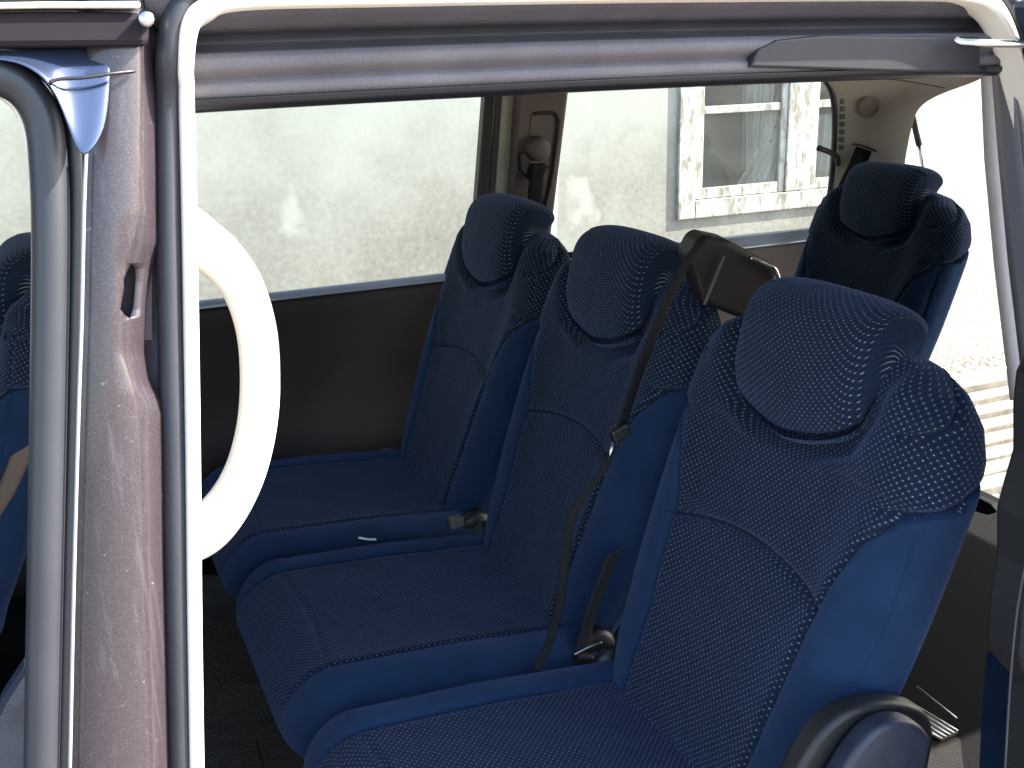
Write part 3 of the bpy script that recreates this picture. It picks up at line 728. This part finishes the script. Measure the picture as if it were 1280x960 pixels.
# vents and speaker grille on it
def on_trim(px, py):
    r = 0
    xsr = [1046, 1068, 1098, 1120, 1140]; yy = interp(px, xsr, yd[:5]); return yy
for k in range(8):
    px = 1056-.6*k; py = 117+k*9.6
    y = FY-.024
    prism('vent_slot', on([(px-3.6, py-3.2), (px+3.4, py-3.2), (px+3.0, py+3.0), (px-3.4, py+3.4)], y=y), (0, .006, 0), plain('vent_green_grey', (.12, .13, .10), .7) if k == 0 else bpy.data.materials['vent_green_grey'], van, .0012)
sc_ = at(1088, 134, y=FY-.066)
lathe('speaker_grille', sc_, (-.15, -1, -.1), [(.029, -.02), (.029, -.003), (.027, .0), (.010, .0005)], plain('grille', (.33, .28, .26), .8, bump=1, bscale=1500, noise=.3, nscale=900), van)
tube('trim_joint', [at(1052, 100, y=FY-.035), at(1076, 92, y=FY-.06), at(1105, 98, y=FY-.082), at(1130, 101, y=FY-.11), at(1160, 106, y=FY-.15), at(1182, 110, y=FY-.19)], .0015, plain('joint_grey', (.12, .09, .09), .7), van)
# third-row belt out of a slot
ribbon('seat_belt', [at(1080, 186, y=FY-.064), at(1070, 210, y=FY-.085), at(1056, 240, y=FY-.11), at(1035, 300, y=FY-.14)], Vector((1, -.1, -.32)), .056, M_web, van)
tube('belt_slot', [at(1066, 180, y=FY-.066), at(1080, 183, y=FY-.074), at(1095, 189, y=FY-.082)], .0028, M_black, van)
# window catch
tube('window_catch', [at(1022, 185, y=FY-.03), at(1034, 189, y=FY-.035), at(1046, 196, y=FY-.03), at(1047, 206, y=FY-.02)], .008, M_rubber, van)
lathe('catch_knob', at(1023, 185, y=FY-.038), (0, -1, 0), [(.007, 0), (.009, .004), (.007, .010)], M_rubber2, van, 14)

# tailgate opening: roof beam, gas strut, sill
box2('tail_header', (XT-.02, .05, 1.56), (XT+.10, FY-.02, 1.68), M_beige, van, .012)
box2('tail_sill', (XT-.02, .05, .28), (XT+.06, FY-.02, .36), M_black, van, .01)
tg = prism('tailgate', [(XT+.10, .06, 1.70), (XT+1.15, .12, 1.73), (XT+1.15, FY-.12, 1.73), (XT+.10, FY-.06, 1.70)], (.01, 0, -.05), M_paint, van, .01)
st = tube('gas_strut', [at(1139, 138, x=XT+.06), at(1149, 182, x=XT+.06)], .0085, M_black, van, sm=0)
tube('strut_rod', [at(1149, 182, x=XT+.06), at(1157, 232, x=XT+.06), at(1163, 290, x=XT+.06)], .0048, M_steel, st, sm=0)

# ---- rear floor details
pa, pb = at(1128, 872, z=ZF+.012), at(1197, 914, z=ZF+.012)
dv = (pb-pa); nv = Vector((-dv.y, dv.x, 0)).normalized()
if nv.x > 0: nv = -nv
prism('threshold_plate', [pa, pb, pb+nv*.042, pa+nv*.042], (0, 0, -.006), plain('tan_strip', (.22, .19, .165), .5), van, .001)
for k in range(5):
    q = nv*(.0105*k); tube('threshold_strip', [pa+q, pb+q], .0024, M_chrome, van, sm=0)
pa2, pb2 = at(1146, 858, z=ZF+.012), at(1196, 898, z=ZF+.012); tube('threshold_strip', [pa2, pb2], .0016, M_chrome, van, sm=0)
mesh('floor_mat', [at(230, 720, z=ZF+.006), at(520, 720, z=ZF+.006), at(520, 1100, z=ZF+.006), at(200, 1100, z=ZF+.006)], [(0, 1, 2, 3)], M_mat, van, smooth=False, solid=.004)
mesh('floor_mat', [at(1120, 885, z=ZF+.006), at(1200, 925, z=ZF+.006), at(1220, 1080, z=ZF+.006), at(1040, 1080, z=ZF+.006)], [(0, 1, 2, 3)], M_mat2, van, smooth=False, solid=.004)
tube('floor_latch', on([(322, 925), (326, 945), (333, 965)], z=ZF+.03), .004, M_brown, van)

# ================================================================ SEATS
OX, OY = .66, .32
FZ = [.60, .70, .80, .918, 1.03, 1.11, 1.18, 1.24]; FX = [.640, .672, .716, .764, .802, .826, .842, .850]
WZ = [.60, .66, .75, .85, .95, 1.05, 1.10, 1.14, 1.17, 1.195, 1.215, 1.228, 1.232]; WW = [.150, .200, .228, .240, .246, .250, .252, .247, .232, .202, .158, .09, .01]
BZ = [.60, .79, .90, .96, 1.02, 1.06, 1.10]; BU = [.13, .138, .150, .162, .185, .215, .27]
def gro(d, wdt, dep): return -dep*exp(-(d/wdt)**2)

def backrest(parent):
    rows, nn = 250, 300
    z0, z1 = .60, 1.232
    V = []; UV = []; info = []
    vacc = 0
    for i in range(rows+1):
        t = i/rows; z = z0+(z1-z0)*(1-(1-t)**1.25) if t < 1 else z1
        fx = sm_interp(z, FZ, FX); dx = (sm_interp(z+.01, FZ, FX)-sm_interp(z-.01, FZ, FX))/.02
        T = Vector((dx, 0, 1)).normalized(); Nn = Vector((-T.z, 0, T.x))   # forward (towards -x)
        Wd = interp(z, WZ, WW)
        edge = min(1, max(0, (1.232-z)/.05)); edge = math.sqrt(max(0, 1-(1-edge)**2)); eb = min(1, max(0, (z-.60)/.05)); eb = .3+.7*math.sqrt(1-(1-eb)**2)
        hf = .050*edge*eb; hb = .050*edge*eb
        ctr = Vector((fx, OY, z))-Nn*.050
        arc = 0; prev = None
        amp = .030*math.exp(-((z-.93)/.22)**2)
        for k in range(nn):
            ph = 2*pi*k/nn; c, s = cos(ph), sin(ph); e = 2/2.7 if s > 0 else 2/4.2
            u = Wd*math.copysign(abs(c)**e, c); d = math.copysign(abs(s)**e, s)
            ub = interp(z, BZ, BU); au = abs(u)
            if s >= 0:   # front
                h = hf*d
                fade = min(1, abs(d)*1.2)
                h += amp*math.exp(-((au-.80*Wd)/.055)**2)*fade*edge
                h -= .006*math.exp(-(u/.09)**2)*edge*fade
                if z > 1.08: h += .006*math.exp(-((au-.75*Wd)/.07)**2)*fade*edge
                if au < ub and z < 1.08:
                    zs = .955-1.05*u*u
                    h += gro(z-zs, .0045, .009)*edge
                    if z < zs: h += .007*(1-math.exp(-(zs-z)/.02))*math.exp(-((zs-z)/.18)**2)
                    # small side tucks
                if z < 1.10: h += gro(au-ub, .0045, .008)
                if 1.06 < z < 1.16: h += gro(au-(.212+.25*(1.16-z)), .003, .003)
                h += gro(au-.232+.10*max(0, .95-z), .003, .004) if z < 1.06 else 0
            else: h = hb*d
            if s >= 0 and z > 1.07:
                pw = interp(z, [1.07, 1.10, 1.15, 1.20, 1.24], [.05, .115, .142, .155, .155])
                pk = 1/(1+exp((au-pw)/.005)); h -= .020*pk*min(1, (z-1.07)/.02)*fade
                h += .003*math.exp(-((au-pw-.025)/.018)**2)*fade*edge
            if au > .19:
                hd = hf*d if s >= 0 else hb*d
                q = z-(1.145+1.0*(.04-hd))
                shrink = gro(q, .0042, .005)
                if z > 1.0:
                    q2 = z-(1.060+.80*(.045-hd)); shrink += gro(q2, .0042, .005)
            else: shrink = 0
            uu = u*(1+shrink*2.2/max(Wd, .05))
            p = ctr+Nn*(h+(shrink*.6 if s >= 0 else 0))+Vector((0, uu, 0))
            pb_ = ctr+Nn*((hf if s >= 0 else hb)*d)+Vector((0, u, 0))
            if prev is not None: arc += (pb_-prev).length
            prev = pb_
            V.append(p); info.append((u, z, d*(hf if s >= 0 else hb), s))
            UV.append([arc, i, ub])
        # shift arc so that the front centre is 0
        mid = UV[i*nn+nn//4][0]
        if i: vacc += (V[i*nn+nn//4]-V[(i-1)*nn+nn//4]).length
        for k in range(nn): UV[i*nn+k] = (UV[i*nn+k][0]-mid, vacc)
    reg = {'backrest': [], 'side_bolster': [], 'side_bolster2': [], 'back_cover': []}
    for i in range(rows):
        for k in range(nn):
            f = (i*nn+k, i*nn+(k+1) % nn, (i+1)*nn+(k+1) % nn, (i+1)*nn+k)
            u, z, hd, s = info[i*nn+k]
            ub = interp(z, BZ, BU); au = abs(u)
            if k >= nn//2+22 and k < nn-22 and z < 1.2: key = 'back_cover'
            elif (s > 0 and au < ub) or z > 1.060+.80*(.045-hd): key = 'backrest'
            else: key = 'side_bolster' if u > 0 else 'side_bolster2'
            reg[key].append(f)
    # sewn seams lying in the grooves
    def pt(k, zt):
        zs_ = [info[i*nn+k][1] for i in range(rows+1)]
        for i in range(rows):
            if zs_[i] <= zt(i, k) and zs_[i+1] > zt(i+1, k):
                a = zs_[i]-zt(i, k); b = zs_[i+1]-zt(i+1, k); q = -a/(b-a); return V[i*nn+k].lerp(V[(i+1)*nn+k], q)
    def seam(ks, zt):
        P_ = [p for p in (pt(k % nn, zt) for k in ks) if p]
        if len(P_) > 4: tube('seam', P_, .0013, M_seam, parent, n=6, sm=0)
    def cond(z, u): return abs(u) < interp(z, BZ, BU)-.002
    seam([k for k in range(nn//2) if abs(info[60*nn+k][0]) < .158], lambda i, k: .955-1.05*info[i*nn+k][0]**2)
    side_k = [k for k in range(-24, 30) if abs(info[100*nn+k % nn][0]) > .212]
    side_k2 = [nn//2-k for k in side_k]
    for kk in (side_k, side_k2):
        seam(kk, lambda i, k: 1.145+1.0*(.04-info[i*nn+k][2]))
        seam(kk, lambda i, k: 1.060+.80*(.045-info[i*nn+k][2]))
    for sg_ in (-1, 1):
        P_ = []
        for i in range(int(rows*.07), rows):
            z = info[i*nn][1]
            if z > 1.055: break
            ub = interp(z, BZ, BU); ks = [k for k in range(1, nn//2)]
            for k in ks:
                a, b = info[i*nn+k][0]*sg_-ub, info[i*nn+k+1][0]*sg_-ub
                if a*b <= 0: P_.append(V[i*nn+k].lerp(V[i*nn+k+1], a/(a-b) if a != b else 0)); break
        tube('seam', P_[::3], .0012, M_seam, parent, n=6, sm=0)
    for key, mat in (('backrest', M_dot), ('side_bolster', M_blue), ('side_bolster2', M_blue), ('back_cover', M_navy)):
        fs = reg[key]; used = sorted({v for f in fs for v in f}); mp = {v: n for n, v in enumerate(used)}
        mesh(key.rstrip('2'), [V[v] for v in used], [tuple(mp[v] for v in f) for f in fs], mat, parent, uv=[UV[v] for v in used])

def headrest(parent):
    # side profile (x, z), lofted across y
    prof = catmull([(.806, 1.110, 0), (.802, 1.15, 0), (.808, 1.20, 0), (.820, 1.245, 0), (.840, 1.270, 0), (.872, 1.280, 0), (.905, 1.277, 0), (.930, 1.262, 0), (.936, 1.246, 0), (.924, 1.232, 0), (.903, 1.205, 0), (.880, 1.17, 0), (.860, 1.135, 0), (.842, 1.102, 0), (.822, 1.090, 0), (.809, 1.098, 0)], 6)
    n = len(prof); cx, cz = .875, 1.20
    secs = 56; Hw = .122; V = []; UV = []
    for i in range(secs+1):
        q = -1+2*i/secs; q = math.copysign(abs(q)**.8, q)
        u = Hw*q; r = (1-abs(q)**12)**(1/2.6) if abs(q) < 1 else 0.0
        r = max(r, .02)
        arc = 0; prev = None
        for k, p in enumerate(prof):
            x = cx+(p.x-cx)*(.25+.75*r if r > .3 else r*1.58); z = cz+(p.y-cz)*(r*.25+.75 if r > .3 else r*2.75*.99)
            # top arches down at the sides, bottom tip narrows like a shield
            top = max(0, (p.y-1.20)/.09); bot = max(0, (1.20-p.y)/.10)
            z -= top*.010*abs(q)**3
            z += bot*.034*abs(q)**1.6
            x += .008*abs(q)**2*(1 if p.x < .86 else 0)
            uu = u*(1-.02*bot)-.004
            P_ = Vector((x+.005, OY+uu, z-.005))
            if prev is not None: arc += (P_-prev).length
            prev = P_; V.append(P_); UV.append((uu, arc))
    Fc = []
    for i in range(secs):
        for k in range(n-1): a = i*n+k; Fc.append((a, a+1, a+n+1, a+n))
    Fc.append(tuple(range(n-1))); Fc.append(tuple(secs*n+k for k in range(n-1)))
    mesh('headrest', V, Fc, M_dot, parent, uv=UV, recalc=True)
    for s in (-1, 1):
        tube('headrest_post', [(.895, OY+s*.06, 1.15), (.900, OY+s*.06, 1.235)], .006, M_steel, parent, sm=0)

def cushion(parent):
    # cross sections along x
    rows, nn = 110, 160
    V = []; UV = []; info = []
    x0, x1 = .205, .735
    for i in range(rows+1):
        t = i/rows; x = x0+(x1-x0)*t
        e = min(1, t/.13); e = math.sqrt(1-(1-e)**2); er = min(1, (1-t)/.08); er = math.sqrt(1-(1-er)**2); ee = max(.02, min(e, er))
        Wd = (.262-.012*(1-e)*3-.012*max(0, (t-.6)/.4))*(.72+.28*ee)
        zt = interp(t, [0, .15, .5, 1], [.690, .712, .700, .672]); zb = .575
        zc = (zt+zb)/2; hh = (zt-zb)/2
        for k in range(nn):
            ph = 2*pi*k/nn; c, s = cos(ph), sin(ph); ex = 2/3.2
            u = Wd*math.copysign(abs(c)**ex, c); d = math.copysign(abs(s)**ex, s)
            z = zc+hh*d*ee; au = abs(u)
            if s > 0:
                fade = min(1, abs(d)*1.1)
                z += .016*math.exp(-((au-.205)/.04)**2)*fade*ee
                z += gro(au-.168, .0045, .008)*ee
                z += gro(math.hypot(0, x-(.33+.25*0)), .004, .0) 
                z -= .006*math.exp(-(u/.1)**2)*ee
                z += gro(x-(.30-.6*u*u), .004, .005)*(1 if au < .165 else 0)
            else: z += 0
            V.append(Vector((x, OY+u, z))); UV.append((u+(.03 if 0 else 0), x+ (z-zt)*.5*(1 if ee < .9 else 0)))
            info.append((u, s))
    main = []; sideF = []
    for i in range(rows):
        for k in range(nn):
            f = (i*nn+k, i*nn+(k+1) % nn, (i+1)*nn+(k+1) % nn, (i+1)*nn+k)
            u, s = info[i*nn+k]
            (main if (s > 0 and abs(u) < .168) else sideF).append(f)
    sideF.append(tuple(range(nn-1, -1, -1))); sideF.append(tuple(rows*nn+k for k in range(nn)))
    for nm_, fs, mat in (('seat_cushion', main, M_dot), ('cushion_border', sideF, M_blue)):
        used = sorted({v for f in fs for v in f}); mp = {v: n for n, v in enumerate(used)}
        mesh(nm_, [V[v] for v in used], [tuple(mp[v] for v in f) for f in fs], mat, parent, uv=[UV[v] for v in used])

def seat_base(parent):
    box2('base_frame', (.25, OY-.20, .50), (.72, OY+.20, .583), M_black, parent, .02)
    for sx in (.30, .66):
        for sy in (-.18, .18): box2('leg', (sx-.02, OY+sy-.015, ZF+.003), (sx+.02, OY+sy+.015, .502), M_black, parent, .004)
    # recliner covers at the hinge
    for s in (-1, 1):
        lathe('hinge_cover', (.70, OY+s*.215, .66), (0, s, 0), [(.034, 0), (.034, .012), (.028, .02), (.01, .021)], M_black, parent)

def make_seat():
    r = empty('seat', (OX, OY, ZF))
    backrest(r); headrest(r); cushion(r); seat_base(r)
    return r
seat = make_seat()
SG = 'blue cloth seats of the van'
tag(seat, 'nearest blue seat, its dotted cloth brightly lit beside the open door', 'seat', SG)
SP = .5035
def place(dx, dy, label, rz=0):
    c = copy_tree(seat); c.location = (OX+dx, OY+dy, ZF); c.rotation_euler.z = rz
    tag(c, label, 'seat', SG); return c
mid = place(0, SP, 'middle seat of the second row, with a belt hanging down its side')
far = place(0, 2*SP, 'far seat of the second row, beside the long side window')
third = place(1.02, 2*SP, 'dark rear seat standing alone in front of the small quarter window')
front = place(-1.06, .06, 'front seat low at the left edge, glimpsed through the front door gap')
place(-.915, 1.0, 'dark upright front seat on the far side, at the left edge behind the grey seal')

def smoothpoly(pts, **k):
    return [at(p.x, p.y, **k) for p in catmull([(a, b, 0) for a, b in pts], 4)]
# extra parts of the nearest seat: armrest cover on its outer side
arm = prism('armrest', smoothpoly([(905, 1040), (960, 975), (985, 930), (1012, 893), (1050, 868), (1092, 862), (1128, 870), (1143, 888), (1142, 925), (1120, 1040)], y=.075), (0, -.03, 0), M_black, seat, .012, seg=4, smooth=True)
arm2 = prism('armrest_cap', smoothpoly([(985, 1040), (1010, 990), (1032, 950), (1058, 912), (1085, 890), (1115, 886), (1136, 898), (1140, 925), (1110, 1040)], y=.043), (0, -.028, 0), M_armr, seat, .013, seg=5, smooth=True)

# belt housing and belt of the middle seat
yh = .60
hs = prism('belt_housing', on([(862, 322), (874, 298), (884, 295), (912, 301), (975, 334), (968, 372), (940, 405), (880, 380)], y=yh), (.02, .07, 0), plain('housing_brown', (.022, .017, .017), .55, bump=.3, bscale=500), mid, .010, seg=4)
tube('housing_ridge', on([(905, 320), (893, 350), (880, 381)], y=yh-.004), .0022, M_brown2, hs)
tube('steel_loop', on([(938, 322), (958, 331), (968, 336), (973, 348)], y=yh-.006), .0035, M_steel, hs)
vw = Vector((-.55, -.25, .25))
bt = ribbon('seat_belt', on([(880, 298), (862, 322), (846, 352), (826, 396), (808, 440), (790, 490), (776, 536)], y=yh-.05), (Vector((1, 0, .35)), Vector((1, .4, .2))), .024, M_web, mid)
box('belt_buckle', at(775, 541, y=yh-.055), (.030, .014, .022), M_black, bt, .004, Matrix.Rotation(R(-20), 3, 'Y'))
tube('buckle_tongue', on([(767, 553), (760, 576)], y=yh-.06), .0028, M_steel, bt, sm=0)
ribbon('seat_belt', on([(768, 556), (752, 590), (728, 622), (714, 650), (706, 700), (700, 750), (688, 800), (668, 842)], y=yh-.055), (Vector((.9, -.3, .15)), Vector((.9, -.5, .1))), .014, M_web, mid)
ribbon('lap_belt', on([(768, 690), (752, 730), (738, 770), (727, 812)], y=.57), Vector((1, .2, .1)), .026, plain('grey_web', (.018, .018, .021), .7, spec=.2), mid)
box('buckle_socket', at(728, 826, y=.58), (.032, .018, .026), M_black, mid, .005, Matrix.Rotation(R(20), 3, 'Y'))
tube('socket_edge', on([(718, 818), (738, 808), (752, 803)], y=.565), .0014, M_chrome, mid)
tube('socket_edge', on([(726, 838), (742, 832), (750, 828)], y=.565), .0014, M_chrome, mid)
tube('socket_edge', on([(694, 855), (706, 845), (714, 836)], y=.565), .0014, M_chrome, mid)
# buckle between far and middle cushions
box('belt_buckle', at(570, 652, y=1.02), (.028, .02, .022), plain('buckle_grey', (.10, .09, .085), .5), far, .004)
tube('buckle_glint', on([(448, 672), (460, 674), (470, 674)], y=1.06), .0022, M_white, far)
box('belt_buckle', at(482, 566, y=1.56), (.03, .012, .02), M_brown2, far, .004)

# loose strap hanging from the rear seat
tube('strap', [at(a, b, x=1.93) for a, b in ((1188, 252), (1184, 285), (1186, 320), (1196, 342), (1184, 360), (1172, 392), (1164, 430))], .0045, M_black, third)
# child's folded jump seat at the near rear side: blue panel low at the right edge
fold = empty('folded_seat', (1.05, .2, ZF))
tag(fold, 'folded blue rear seat, a narrow strip low at the right edge', 'seat')
ff = prism('seat_cushion', on([(1229, 812), (1262, 838), (1300, 860), (1300, 1060), (1215, 1060), (1222, 900)], y=.16), (.25, -.10, 0), M_blue, fold, .01)
l = ff.data.uv_layers.new(name='UVMap')
for lpx in ff.data.loops:
    co = ff.data.vertices[lpx.vertex_index].co; l.data[lpx.index].uv = (co.x, co.z)
# rear clip near the tail
o = prism('clip', on([(1213, 627), (1222, 622), (1238, 630), (1246, 640), (1234, 644), (1220, 640), (1212, 634)], x=XT-.25), (.02, 0, 0), M_black, van, .002)

# things seen through the front door gap
ribbon('seat_belt', on([(30, 560), (18, 590), (2, 625), (-20, 660)], y=.42), Vector((1, .2, .4)), .03, plain('khaki_web', (.08, .06, .05), .6), front)
prism('cushion_cover_plastic', on([(-20, 930), (4, 880), (30, 840), (60, 822), (60, 1040), (-20, 1040)], y=.05), (0, .03, 0), M_armr, front, .012)
